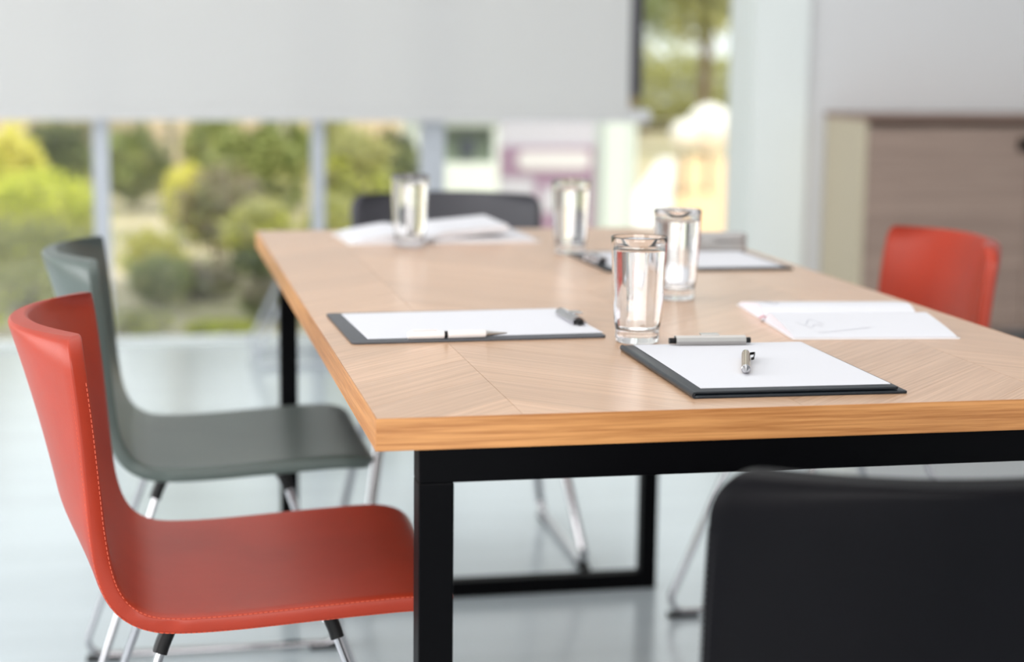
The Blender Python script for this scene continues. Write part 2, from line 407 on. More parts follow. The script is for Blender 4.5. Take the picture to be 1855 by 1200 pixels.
def build_shell(leather_m, parent):
    T2 = 0.0110
    ss = [0, .0015, .004, .008, .013, .02, .03, .042]+[0.055+(PL-0.11)*i/64 for i in range(65)]+[PL-x for x in (.042, .032, .024, .017, .011, .006, .003, .0012, 0)]
    vv = [-1, -0.992, -0.975, -0.94, -0.88]+[-0.8+1.6*i/20 for i in range(21)]+[0.88, 0.94, 0.975, 0.992, 1]
    k = len(vv); rings = []
    for s in ss:
        w = half_w(s); e = min(s, PL-s)
        hf = math.sqrt(max(0.0, 1-(1-min(1, e/0.005))**2))*0.35+0.65
        top, bot = [], []
        for v in vv:
            M0 = mid(s, v, w)
            ds = (mid(min(PL, s+.002), v, w)-mid(max(0, s-.002), v, w)); dv = (mid(s, min(1, v+.01), w)-mid(s, max(-1, v-.01), w))
            Nn = ds.cross(dv)
            Nn.normalize()
            if Nn.dot(Vector((0.6, 0, 0.8))) < 0: Nn = -Nn
            dist = (1-abs(v))*w
            h = T2*(0.86+0.14*math.sqrt(max(0, 1-(1-min(1, dist/0.010))**2)))*hf
            if 0.0005 < dist < 0.0022: h *= 0.95
            h *= 1+0.10*(1-v*v)
            top.append(M0+Nn*h); bot.append(M0-Nn*h)
        ring = top[:]
        # band on the +y side, then bottom, then band on the -y side ; gathered wrinkles in the bend
        p = P(s); wr = 0.0
        if -0.262 < p.x < -0.15 and p.y < 0.52: wr = 1.0*math.sin(math.pi*min(1, max(0, (-0.15-p.x)/0.112)))
        wa = wr*(0.0011*math.sin(s*1500)+0.0008*math.sin(s*2300+1))
        for sgn, A, Bq in ((1, top[-1], bot[-1]), (-1, bot[0], top[0])):
            out = Vector((0, sgn, 0)) if w > HW-0.02 else (top[-1]-top[0]).normalized()*sgn
            bandp = [A.lerp(Bq, t)+out*(b_+(wa if 0.1 < t < 0.9 else 0)) for t, b_ in ((0.06, 0.0016), (0.2, 0.0024), (0.5, 0.0028), (0.8, 0.0024), (0.94, 0.0016))]
            if sgn == 1: ring += bandp; ring += bot[::-1]
            else: ring += bandp
        rings.append(ring)
    n = len(rings[0]); verts = [v for r in rings for v in r]
    split = min(range(len(ss)), key=lambda i: abs(P(ss[i]).y-0.472) if P(ss[i]).x < -0.2 else 9)
    # vertex normals of the whole shell
    allf = [(i*n+q, i*n+(q+1) % n, (i+1)*n+(q+1) % n, (i+1)*n+q) for i in range(len(rings)-1) for q in range(n)]
    capA = tuple(range(n)); capB = tuple(range((len(rings)-1)*n, len(rings)*n))
    me = bpy.data.meshes.new('tmp'); me.from_pydata([tuple(v) for v in verts], [], allf); me.update()
    norms = [v.normal.copy() for v in me.vertices]
    cen = Vector((0.0, 0, 0.45))
    a = me.polygons[(len(vv)//2)]; flip = a.normal.z < 0
    if flip: norms = [-q for q in norms]
    bpy.data.meshes.remove(me)
    def part(name, r0, r1, cap):
        idx = list(range(r0*n, (r1+1)*n)); off = r0*n
        fs = [tuple(i-off for i in f) for f in allf[r0*n:r1*n]]
        # cap faces as quads between top and bottom sheets
        def capf(r):
            base = (r-r0)*n; K = k; out = []
            for q in range(K-1):
                b0 = base+K+5+(K-1-q); b1 = base+K+5+(K-2-q)
                out.append((base+q, base+q+1, b1, b0))
            out.append(tuple([base+K-1]+[base+K+i for i in range(5)]+[base+K+5]))
            out.append(tuple([base+2*K+4]+[base+2*K+5+i for i in range(5)]+[base]))
            return out
        cf = capf(r0) if cap == 0 else [tuple(reversed(f)) for f in capf(r1)]
        pv = [verts[i] for i in idx]; pn = [norms[i] for i in idx]
        rc = r0 if cap == 0 else r1; base = (rc-r0)*n; nb_ = len(pv)
        other = r0+1 if cap == 0 else r1-1
        dirn = (P(ss[rc])-P(ss[other])).normalized(); dirn = Vector((dirn.x, 0, dirn.y))
        pv += [verts[rc*n+i] for i in range(n)]; pn += [dirn]*n
        cf = [tuple(i-base+nb_ for i in f) for f in cf]
        fs2 = fs+[tuple(reversed(f)) for f in cf]
        if flip: fs2 = [tuple(reversed(f)) for f in fs2]
        me = bpy.data.meshes.new(name); me.from_pydata([tuple(v) for v in pv], [], fs2); me.update()
        for p_ in me.polygons:
            p_.use_smooth = True
        bad = [p_.index for p_ in me.polygons if p_.index >= len(fs) and p_.normal.dot(dirn) < 0]
        if bad:
            bm = bmesh.new(); bm.from_mesh(me); bm.faces.ensure_lookup_table()
            bmesh.ops.reverse_faces(bm, faces=[bm.faces[i] for i in bad]); bm.to_mesh(me); bm.free()
        me.normals_split_custom_set_from_vertices(pn)
        me.materials.append(leather_m)
        o = bpy.data.objects.new(name, me); C.objects.link(o); o.parent = parent; return o
    se = part('seat', 0, split, 0); ba = part('backrest', split, len(rings)-1, 1)
    return se, ba, T2
def stitches(m, parent, T2, s_from, s_to):
    """two dashed seams along each side band"""
    mb = MB()
    for sgn in (-1, 1):
        for side in (-1, 1):
            s = s_from
            while s < s_to-0.004:
                a, b = [], []
                pts = []
                for t in (s, s+0.0036):
                    v = sgn*(1-0.0035/HW); p = P(t); d = (P(t+.002)-P(t-.002)).normalized(); nn = Vector((-d.y, 0, d.x))
                    if nn.dot(Vector((0.6, 0, 0.8))) < 0: nn = -nn
                    q = mid(t, v, HW)+nn*side*0.0083+Vector((0, sgn*0.0052, 0))
                    pts.append(q)
                mb.tube(pts, 0.00065, 5)
                s += 0.0058
    o = mb.build('stitching', m, parent); o['kind'] = 'stuff'; return o
def make_chair(label, leather_m, thread_m, group=None):
    t = thing('dining_chair', label, 'chair', group=group)
    se, ba, T2 = build_shell(leather_m, t)
    sp = PL*0.5
    for i in range(2000):
        if P(i*PL/2000).x < -0.2 and P(i*PL/2000).y > 0.472: sp = i*PL/2000; break
    stitches(thread_m, se, T2, 0.05, sp); stitches(thread_m, ba, T2, sp, PL-0.045)
    sec = rrect(0.019, 0.0105, 0.0048, 3)
    for sgn in (-1, 1):
        ytop, yfl, z0 = 0.168*sgn, 0.238*sgn, 0.0105
        pts = [(-0.004, ytop, 0.412), (0.136, yfl, z0), (-0.338, yfl, z0), (-0.202, ytop, 0.405)]
        path = fillet(pts, 0.030, 7)
        lat = Vector((0, 1, 0))
        smooth_by_angle(MB().sweep(path, sec, lat).build('sled_leg', M_chrome, t), 50)
        for (px, py, pz), zt in ((pts[0], 0.441), (pts[3], 0.436)):
            dx = 0.012 if px > -0.1 else -0.014
            mb = MB().sweep([Vector((px-dx*0.9, py*0.985, zt)), Vector((px, py, pz+0.002)), Vector((px+dx*0.25, py*1.01, pz-0.008))], rrect(0.025, 0.0165, 0.006, 3))
            smooth_by_angle(mb.build('bracket', M_black_plastic, t), 50)
        for px in (0.098, -0.300):
            MB().box((px-0.03, yfl-0.0115, 0.0), (px+0.03, yfl+0.0115, 0.0085)).build('glide', M_black_plastic, t, bevel=0.002)
    for x, z in ((-0.014, 0.428), (-0.190, 0.424)):
        smooth_by_angle(MB().tube([Vector((x, -0.168, z)), Vector((x, 0.168, z))], 0.007, 12).build('cross_bar', M_chrome, t), 50)
    return t
def recolour(t, label, leather_m, thread_m):
    c = copy_tree(t); c['label'] = label
    def rec(o):
        for ch in o.children:
            b = ch.name.split('.')[0]
            if b in ('seat', 'backrest'): ch.data = ch.data.copy(); ch.data.materials[0] = leather_m
            if b == 'stitching': ch.data = ch.data.copy(); ch.data.materials[0] = thread_m
            rec(ch)
    rec(c); return c
def place(o, x, y, deg): o.location = (x, y, 0); o.rotation_euler = (0, 0, R(deg)); return o
G = 'leather chairs around the oak table'
chA = place(make_chair('red leather chair on the left of the table, nearest the camera, its whole seat visible', M_red, M_red_thread, G), 0.004, 0.545, 0)
chG = place(recolour(chA, 'grey-green leather chair with chrome legs behind the near red one', M_green, M_green_thread), 0.004, 1.268, 0)
chC = place(recolour(chA, 'black leather chair with haze in its colour, at the far end of the table, behind the far notebook', M_hazed_leather, M_black_thread), 0.458, 2.035, -91)
chD = place(copy_tree(chA), 0.905, 1.335, 180); chD['label'] = 'red leather chair on the right of the table in front of the brown cabinet'
chE = place(recolour(chA, 'black leather chair in the bottom right corner with its back to the camera', M_black, M_black_thread), 0.426, -0.074, 90)

# low stool further back, behind the table
st = thing('low_stool', 'low chrome-legged stool by the window, its slanted leg showing beside the table', 'stool', (0.44, 4.60, 0))
MB().prism(rrect(0.44, 0.34, 0.05, 4), 0.345, 0.385).build('seat', M_hazed_leather, st, bevel=0.005)
for sgn in (-1, 1):
    MB().sweep(fillet([(-0.14, 0.15*sgn, 0.345), (-0.30, 0.15*sgn, 0.009), (0.30, 0.15*sgn, 0.009), (0.14, 0.15*sgn, 0.345)], 0.03), rrect(0.019, 0.014, 0.005)).build('sled_leg', M_alu, st, smooth=True)

# ------------------------------------------------------------------ clipboards
TZ = TH+0.00005
def sheet(w, d, z, m, name, parent, cx, cy, rz=0, th=0.0004):
    o = MB().box((-w/2, -d/2, 0), (w/2, d/2, th)).build(name, m, parent); o.location = (cx, cy, z); o.rotation_euler = (0, 0, rz); return o
def rounded_board(w, d, th, r, m, name, parent, cx, cy, z, bev=0.0012):
    o = smooth_by_angle(MB().prism(rrect(w, d, r, 4), 0, th).build(name, m, parent, bevel=bev), 40); o.location = (cx, cy, z); return o
def make_clip(parent, cx, cy, z, rz, m_bar, m_end):
    """wire-lever clip; bar along local X, board extends to local -Y"""
    e = MB()
    prof = [(-0.004, 0.0008), (-0.0065, 0.0055), (-0.0045, 0.0095), (0.000, 0.0115), (0.006, 0.0105), (0.0105, 0.0065), (0.011, 0.0005), (0.0095, 0.0005), (0.009, 0.0060), (0.0055, 0.0088), (0.0, 0.0097), (-0.0033, 0.0080), (-0.005, 0.0052), (-0.003, 0.0008)]
    L_ = 0.083; n = len(prof)
    vs = [(-L_/2, y, zz) for y, zz in prof]+[(L_/2, y, zz) for y, zz in prof]
    e.add(vs, [(i, (i+1) % n, n+(i+1) % n, n+i) for i in range(n)]+[tuple(range(n)), tuple(range(n, 2*n))])
    bar = e.build('clip', m_bar, parent); bar.location = (cx, cy, z); bar.rotation_euler = (0, 0, rz)
    for sx in (-1, 1):
        MB().lathe([(0.0001, -0.002), (0.0035, -0.002), (0.0035, 0.006), (0.0001, 0.006)], 14, False, (sx*(L_/2+0.001 if sx > 0 else L_/2+0.005), 0.003, 0.0050), Matrix.Rotation(R(90), 3, 'Y')).build('spring_end', m_end, bar, smooth=False)
    MB().box((-0.010, 0.004, 0.0105), (0.012, 0.0165, 0.0120)).build('lever_tab', m_bar, bar, bevel=0.0005)
    MB().box((-0.030, 0.008, 0.0), (0.030, 0.018, 0.0016)).build('base_plate', m_bar, bar)
    for sx in (-0.024, 0.024):
        MB().lathe([(0.0022, 0), (0.0022, 0.0022), (0.001, 0.003)], 12, True, (sx, 0.0145, 0.0012)).build('rivet', m_bar, bar)
    return bar
# A: front, closed double cover
cA = thing('clipboard', 'black folder clipboard at the front of the table, with a pen on its blank sheet', 'clipboard', (0.4440, 0.196, TZ), R(-1.0), 'clipboards laid out on the table')
rounded_board(0.228, 0.296, 0.0030, 0.003, M_cover, 'back_cover', cA, 0.0, 0.0, 0)
rounded_board(0.219, 0.290, 0.0028, 0.003, M_cover, 'front_board', cA, -0.0035, 0.001, 0.0040)
spn = []
for i in range(9):
    a = R(90+180*i/8); spn.append((-0.1125+0.0036*math.cos(a), 0.0036+0.0036*math.sin(a)))
inner = [(-0.1125+0.0010*math.cos(R(270-180*i/8)), 0.0036+0.0008*math.sin(R(270-180*i/8))) for i in range(9)]
loop = spn+inner; n = len(loop)
MB().add([(x, -0.1478, z) for x, z in loop]+[(x, 0.1478, z) for x, z in loop], [(i, (i+1) % n, n+(i+1) % n, n+i) for i in range(n)]+[tuple(range(n)), tuple(range(n, 2*n))]).build('spine', M_cover, cA, smooth=False)
sheet(0.2035, 0.270, 0.0070, M_paper, 'paper', cA, 0.001, 0.0055, R(-0.3))
sheet(0.2035, 0.270, 0.0074, M_paper, 'paper', cA, 0.0005, 0.006, R(0.0), 0.0003)
make_clip(cA, -0.012, 0.1300, 0.0076, R(-3), M_steel, M_black_plastic)
# B: left, in front of the near red chair
cB = thing('clipboard', 'charcoal clipboard with blank paper before the near red chair, white pen on its edge', 'clipboard', (0.1800, 0.553, TZ), R(1.6), 'clipboards laid out on the table')
rounded_board(0.312, 0.238, 0.0032, 0.006, M_cover2, 'board', cB, 0, 0, 0)
sheet(0.292, 0.208, 0.0033, M_paper, 'paper', cB, 0.010, 0.004, R(0.8))
sheet(0.290, 0.208, 0.0037, M_paper, 'paper', cB, 0.010, 0.0045, R(1.1), 0.0003)
make_clip(cB, 0.140, 0.002, 0.0035, R(-90), M_chrome, M_black_plastic)
# C: far right, before the right-hand red chair
cC = thing('clipboard', 'black clipboard at the far right of the table, behind the water glasses', 'clipboard', (0.665, 1.215, TZ), R(0.5), 'clipboards laid out on the table')
rounded_board(0.315, 0.270, 0.0036, 0.006, M_cover, 'board', cC, 0, 0, 0)
sheet(0.285, 0.228, 0.0038, M_paper, 'paper', cC, 0.004, -0.004, R(-0.5))
make_clip(cC, -0.140, -0.01, 0.0042, R(90), M_chrome, M_black_plastic)
# grey case
gc = thing('spectacle_case', 'grey rounded spectacle case lying behind the far right clipboard', 'case', (0.768, 1.385, TZ), R(-4))
M90 = Matrix.Rotation(R(90), 3, 'X')
lo = MB().prism(rrect(0.150, 0.050, 0.016, 5), 0, 0.016).build('case_base', M_case, gc, bevel=0.003)
hi = MB().prism(rrect(0.150, 0.050, 0.016, 5), 0.0166, 0.031).build('lid', M_case, gc, bevel=0.005, seg=3)
MB().box((-0.012, -0.0265, 0.012), (0.012, -0.0245, 0.021)).build('clasp', M_steel, gc)

# ------------------------------------------------------------------ pens
def make_pen(name, label, p0, p1, r, mats, group, z):
    """p0 writing tip, p1 top; lies flat at height z"""
    v = Vector((p1[0]-p0[0], p1[1]-p0[1], 0)); L_ = v.length
    t = thing(name, label, 'pen', (p0[0], p0[1], z+r), math.atan2(v.y, v.x), group)
    A = Matrix.Rotation(R(90), 3, 'Y')
    body, grip, tip, clipm = mats
    def lt(n_, prof, m, parent=t): return smooth_by_angle(MB().lathe([(rr, zz) for rr, zz in prof], 28, True, (0, 0, 0), A).build(n_, m, parent), 30)
    return t, lt, L_, body, grip, tip, clipm
t, lt, L_, *_m = make_pen('metal_pen', 'slim silver and gold-toned metal pen lying on the blank sheet of the front clipboard', (0.4075, 0.124), (0.4470, 0.238), 0.0050, (M_steel, M_steel, M_chrome, M_chrome), None, TZ+0.0078)
M_gold = mat('champagne_metal', (0.52, 0.40, 0.27), rough=0.25, metal=1.0)
lt('tip', [(0.0006, 0.0), (0.0012, 0.002), (0.0016, 0.004), (0.0042, 0.0135)], M_chrome)
lt('grip_ring', [(0.0043, 0.0137), (0.0050, 0.0145), (0.0050, 0.0175), (0.0046, 0.018)], M_chrome)
lt('barrel', [(0.0046, 0.0182), (0.0048, 0.03), (0.0050, 0.060), (0.0049, L_-0.012)], M_gold)
lt('push_button', [(0.0049, L_-0.0118), (0.0046, L_-0.004), (0.0028, L_-0.0035), (0.0027, L_), (0.001, L_+0.0006)], M_chrome)
MB().sweep(fillet([(L_-0.008, -0.0048, 0.0005), (L_-0.006, -0.0098, 0.0012), (L_-0.040, -0.0084, 0.0010), (L_-0.043, -0.0062, 0.0008)], 0.0012, 3), rrect(0.0030, 0.0012, 0.0005, 2), Vector((0, 0, 1))).build('pocket_clip', M_black_plastic, t)
t, lt, L_, *_m = make_pen('white_pen', 'white capped pen lying along the near edge of the charcoal clipboard', (0.2165, 0.4425), (0.0945, 0.4395), 0.0050, (M_white_plastic,)*4, None, TZ+0.0032)
lt('tip', [(0.0005, 0.0), (0.0011, 0.003), (0.0022, 0.014), (0.0040, 0.0265)], M_steel)
lt('barrel', [(0.0042, 0.0268), (0.0049, 0.030), (0.0050, 0.0735)], M_white_plastic)
lt('joint_ring', [(0.0043, 0.0736), (0.0043, 0.0778)], M_black_plastic)
lt('cap', [(0.0050, 0.0779), (0.0050, L_-0.004), (0.0044, L_-0.0008), (0.003, L_)], M_white_plastic)
MB().box((0.086, -0.0014, 0.0052), (L_-0.004, 0.0014, 0.0064)).box((L_-0.007, -0.0014, 0.0045), (L_-0.004, 0.0014, 0.0060)).build('pocket_clip', M_white_plastic, t, bevel=0.0004)

# ------------------------------------------------------------------ open notebooks
def page_surface(w, d0, zf, name, m, parent, th=0.0006, nx=14, ny=26, zoff=0.0):
    """sheet over x in [0,w], local y from 0 (spine) to d0; height zf(y,x)"""
    vs = []; fs = []
    for i in range(nx+1):
        for j in range(ny+1):
            x = w*i/nx; y = d0*j/ny; vs.append((x, y, zf(x, j/ny)+zoff))
    k = (nx+1)*(ny+1)
    for i in range(nx+1):
        for j in range(ny+1):
            x, y, z = vs[i*(ny+1)+j]; vs.append((x, y, z-th))
    q = lambda i, j: i*(ny+1)+j
    for i in range(nx):
        for j in range(ny):
            fs.append((q(i, j), q(i+1, j), q(i+1, j+1), q(i, j+1))); fs.append((k+q(i, j), k+q(i, j+1), k+q(i+1, j+1), k+q(i+1, j)))
    for i in range(nx):
        for j in (0, ny): fs.append((q(i, j), q(i+1, j), k+q(i+1, j), k+q(i, j)))
    for j in range(ny):
        for i in (0, nx): fs.append((q(i, j), q(i, j+1), k+q(i, j+1), k+q(i, j)))
    return smooth_by_angle(mesh_obj(name, vs, fs, m, parent), 50)
def page_block(w, d0, zf, zb, name, m, parent, nx=14, ny=26):
    vs = []; fs = []
    for i in range(nx+1):
        for j in range(ny+1): vs.append((w*i/nx, d0*j/ny, zf(w*i/nx, j/ny)))
    k = len(vs)
    for i in range(nx+1):
        for j in range(ny+1): vs.append((w*i/nx, d0*j/ny, zb))
    q = lambda i, j: i*(ny+1)+j
    for i in range(nx):
        for j in range(ny):
            fs.append((q(i, j), q(i+1, j), q(i+1, j+1), q(i, j+1))); fs.append((k+q(i, j), k+q(i, j+1), k+q(i+1, j+1), k+q(i+1, j)))
    for i in range(nx):
        for j in (0, ny): fs.append((q(i, j), q(i+1, j), k+q(i+1, j), k+q(i, j)))
    for j in range(ny):
        for i in (0, nx): fs.append((q(i, j), q(i, j+1), k+q(i, j+1), k+q(i, j)))
    return smooth_by_angle(mesh_obj(name, vs, fs, m, parent), 50)
# D: right side notebook, spine along x
nb = thing('open_notebook', 'open notebook with curved white pages before the right-hand red chair', 'notebook', (0.577, 0.545, TZ), R(-6), 'open notebooks on the table')
rounded_board(0.212, 0.152, 0.0018, 0.004, M_white_plastic, 'cover', nb, 0.106, -0.078, 0)
rounded_board(0.212, 0.152, 0.0018, 0.004, M_white_plastic, 'cover', nb, 0.106, 0.078, 0)
rounded_board(0.212, 0.016, 0.0016, 0.002, M_cover2, 'spine', nb, 0.106, 0.0, 0)
def z_near(x, t):    # t: 0 spine .. 1 outer edge
    return 0.0022+0.0135*(math.sin(min(1, t*4.0)*math.pi/2))*(1-t)**0.75*(1+0.12*x/0.21)+0.0012*(1-t)
def z_far(x, t):
    return 0.0022+0.0170*(math.sin(min(1, t*3.2)*math.pi/2))*(1-t)**0.60+0.0016*(1-t)
b1 = page_block(0.205, -0.148, z_near, 0.0020, 'page_block', M_page_edge, nb)
b2 = page_block(0.205, 0.148, z_far, 0.0020, 'page_block', M_page_edge, nb)
b1.location.x = b2.location.x = 0.003
p1 = page_surface(0.205, -0.148, z_near, 'page', M_paper, nb, 0.0004, zoff=0.0006); p1.location = (0.003, 0, 0)
p2 = page_surface(0.205, 0.148, z_far, 'page', M_paper, nb, 0.0004, zoff=0.0006); p2.location = (0.003, 0, 0)
# page ribbon and faint pencil scribbles
MB().sweep([Vector((-0.004, 0.002, 0.004)), Vector((0.0, 0.001, 0.0065)), Vector((0.010, 0.0, 0.0060))], rrect(0.005, 0.0008, 0.0003, 1)).build('ribbon', M_red_ribbon, nb)
def scribble(parent, page_z, pts, sgn, w=0.00045):
    path = []
    for x, t in pts: path.append(Vector((x+0.003, sgn*0.148*t, page_z(x, t)+0.00085)))
    MB().sweep(path, [(w, 0), (0, 0.0001), (-w, 0), (0, -0.0001)], Vector((0, 1, 0))).build('pencil_mark', M_ink, parent)
random.seed(8)
scribble(nb, z_near, [(0.02+0.004*i, 0.55+0.10*math.sin(i*0.9)) for i in range(9)], -1)
scribble(nb, z_near, [(0.028+0.004*i, 0.68+0.05*math.sin(i*1.4)) for i in range(6)], -1)
scribble(nb, z_near, [(0.035+0.008*i, 0.90-0.018*i) for i in range(10)], -1)
scribble(nb, z_far, [(0.008+0.003*i, 0.55+0.12*math.sin(i*0.8)) for i in range(9)], 1, 0.0009)
scribble(nb, z_far, [(0.012+0.003*i, 0.30+0.08*math.sin(i*1.1+1)) for i in range(8)], 1, 0.0009)
# F: far notebook, spine along y, right pages lifted
nf = thing('open_notebook', 'open notebook with a lifted stack of pages at the far end of the table', 'notebook', (0.290, 1.524, TZ), R(2), 'open notebooks on the table')
rounded_board(0.165, 0.210, 0.0030, 0.004, M_white_plastic, 'cover', nf, -0.062, 0.105, 0)
rounded_board(0.225, 0.210, 0.0030, 0.004, M_white_plastic, 'cover', nf, 0.102, 0.105, 0)
def rot_block(name, d0, zf, zb, th=None, m=M_paper):
    # spine along Y: swap axes of a block
    if th: o = page_surface(0.205, d0, zf, name, m, nf, th)
    else: o = page_block(0.205, d0, zf, zb, name, m, nf)
    o.matrix_local = Matrix(((0, 1, 0, 0), (1, 0, 0, 0.0025), (0, 0, 1, 0), (0, 0, 0, 1)))
    o.data.flip_normals(); return o
rot_block('page_block', -0.130, lambda x, t: 0.0035+0.022*math.sin(min(1, t*2.4)*math.pi/2)*(1-t)**0.8+0.002, 0.0031)
rot_block('page_block', 0.200, lambda x, t: 0.0035+0.0075*(1-0.25*t)*math.sin(min(1, t*6+0.2)*math.pi/2), 0.0031)
def lift(x, t): return 0.007+0.013*t
rot_block('lifted_pages', 0.152, lambda x, t: lift(x, t)+0.013*min(1, t*3+0.3), 0, 0.012)

# ------------------------------------------------------------------ glasses of water
def make_glass(label):
    t = thing('water_glass', label, 'glass', group='glasses of water on the table')
    H = 0.1275; rb, rt = 0.0262, 0.0338
    ro = lambda z: rb+(rt-rb)*min(1, z/H)**0.75*1.0
    prof = [(0.0001, 0.0016), (0.018, 0.0014), (0.0215, 0.0), (0.0248, 0.0006), (rb, 0.0030), (0.0266, 0.008), (0.0263, 0.0135), (0.0268, 0.018)]
    zs = [0.018+(H-0.0012-0.018)*i/14 for i in range(1, 15)]
    prof += [(max(0.0268, ro(z)), z) for z in zs]
    prof += [(rt-0.0003, H-0.0003), (rt-0.0009, H), (rt-0.0015, H-0.0004)]
    th = 0.0017
    prof += [(max(0.0268, ro(z))-th, z) for z in reversed(zs)]
    prof += [(0.0268-th, 0.0195), (0.0235, 0.0168), (0.020, 0.0155), (0.012, 0.0150), (0.0001, 0.0149)]
    g = MB().lathe(prof, 64, True).build('tumbler', M_glass, t, smooth=True)
    # moulded facets round the thick foot
    vs = g.data.vertices
    for v in vs:
        if 0.004 < v.co.z < 0.0145 and math.hypot(v.co.x, v.co.y) > 0.0255:
            a = math.atan2(v.co.y, v.co.x); f = 1-0.028*(0.5+0.5*math.cos(a*16)); v.co.x *= f; v.co.y *= f
    wl = 0.1125; e = -0.00025
    wz = [z for z in zs if z < wl-0.001]
    wp = [(0.0001, 0.0149-e), (0.012, 0.0150-e), (0.020, 0.0155-e), (0.0235+e, 0.0168-e), (0.0268-th+e, 0.0195)]
    wp += [(max(0.0268, ro(z))-th+e, z) for z in wz] + [(ro(wl)-th+e, wl+0.0006), (ro(wl)-th-0.0012, wl), (0.0001, wl-0.0001)]
    MB().lathe(wp, 64, True).build('water', M_water, t, smooth=True)
    return t
g1 = make_glass('nearest full water glass, between the two nearer clipboards'); g1.location = (0.3685, 0.406, TZ)
for (x, y, rz, lab) in ((0.527, 0.768, 20, 'water glass just behind and right of the nearest one'),
                        (0.5145, 1.352, 40, 'water glass at the left corner of the far right clipboard'),
                        (0.2535, 1.490, 65, 'leftmost water glass, in front of the far open notebook')):
    c = copy_tree(g1); c['label'] = lab; c.location = (x, y, TZ); c.rotation_euler = (0, 0, R(rz))

# ------------------------------------------------------------------ outside
def ground_mat():
    m = mat('garden_ground', (0.30, 0.28, 0.15), rough=0.95, col2=(0.62, 0.52, 0.36), scale=0.9, detail=5); return m
M_ground = ground_mat()
M_pave = mat('pale_paving', (0.86, 0.84, 0.80), rough=0.8, var=0.03, scale=3)
M_sand = mat('peach_render', (0.82, 0.55, 0.30), rough=0.9, var=0.06, scale=3)
M_white_out = mat('white_render', (0.78, 0.84, 0.82), rough=0.7)
M_sign_bg = mat('sign_lavender', (0.52, 0.51, 0.60), rough=0.6)
M_sign_band = mat('sign_purple', (0.30, 0.19, 0.29), rough=0.6)
M_sign_white = mat('sign_white', (0.66, 0.64, 0.68), rough=0.6)
M_pane_dark = mat('dark_pane', (0.16, 0.20, 0.15), rough=0.3)
M_slate = mat('slate', (0.05, 0.06, 0.08), rough=0.5)
M_stone = mat('sandstone', (0.55, 0.43, 0.30), rough=0.95, col2=(0.72, 0.60, 0.42), scale=2.5)
M_bark = mat('bark', (0.17, 0.115, 0.075), rough=0.95, var=0.3, scale=14, stretch=(1, 1, 0.2))
struct(sbox('trim_4', (-14, YW+0.03, -0.35), (18, 40, -0.05), M_ground))
o = MB().prism([(2.2, 7.8), (2.64, 7.8), (5.67, 17.6), (5.50, 17.6)], -0.050, -0.040).build('paved_path', M_pave); tag(o, 'bright sunlit pale paved path leading away outside the glass', 'path')
o = MB().prism([(2.67, 7.8), (3.4, 7.8), (6.8, 17.6), (5.70, 17.6)], -0.050, -0.036).build('gravel_strip', M_sand); tag(o, 'peach-coloured gravel strip right of the bright path outside', 'gravel')
# garden wall of sandstone blocks
gw = thing('garden_wall', 'low tan sandstone block wall at the back of the garden', 'wall', (-2.6, 13.4, -0.05))
random.seed(3)
blk = None
for r_ in range(4):
    x = -0.3*(r_ % 2)
    while x < 5.0:
        if blk is None:
            blk = MB().box((0, 0, 0), (0.585, 0.28, 0.215)).build('stone_block', M_stone, gw, bevel=0.012, seg=1); o = blk
        else:
            o = blk.copy(); C.objects.link(o)
        o.location = (x, random.uniform(-0.012, 0.012), r_*0.225); x += 0.6
# shrubs
def leaf_mat(n_, c1, c2): return mat(n_, c1, rough=0.55, col2=c2, scale=9, detail=2, transl=0.35)
ML = {'yellow': leaf_mat('yellow_leaf', (0.62, 0.58, 0.10), (0.85, 0.80, 0.22)),
      'lime': leaf_mat('lime_leaf', (0.46, 0.52, 0.05), (0.74, 0.76, 0.14)),
      'mid': leaf_mat('mid_leaf', (0.20, 0.26, 0.07), (0.42, 0.45, 0.17)),
      'olive': leaf_mat('olive_leaf', (0.30, 0.32, 0.10), (0.56, 0.54, 0.22)),
      'dark': leaf_mat('dark_leaf', (0.07, 0.10, 0.04), (0.20, 0.22, 0.09)),
      'brown': leaf_mat('brown_leaf', (0.20, 0.17, 0.10), (0.38, 0.33, 0.20))}
def foliage(center, rad, n, size, seed, m, parent, name='foliage'):
    rnd = random.Random(seed); vs = []; fs = []
    for i in range(n):
        while True:
            d = Vector((rnd.uniform(-1, 1), rnd.uniform(-1, 1), rnd.uniform(-1, 1)))
            if 0.15 < d.length < 1: break
        d *= (0.75+0.25*noise.noise(d*2.2+Vector((seed, 0, 0)))*1.6)
        c = Vector((d.x*rad[0], d.y*rad[1], d.z*rad[2]))+Vector(center)
        a = Vector((rnd.gauss(0, 1), rnd.gauss(0, 1), rnd.gauss(0, 1))).normalized(); b = a.orthogonal().normalized()
        s = size*rnd.uniform(0.6, 1.3); k = len(vs)
        vs += [c-a*s, c+b*s*0.5, c+a*s, c-b*s*0.5]; fs.append((k, k+1, k+2, k+3))
    me = bpy.data.meshes.new(name); me.from_pydata([tuple(v) for v in vs], [], fs); me.materials.append(m)
    o = bpy.data.objects.new(name, me); C.objects.link(o); o.parent = parent; o['kind'] = 'stuff'; return o
words = {'yellow': 'yellow-leaved', 'lime': 'bright lime-green', 'mid': 'mid-green', 'olive': 'pale olive', 'dark': 'dark green', 'brown': 'brownish'}
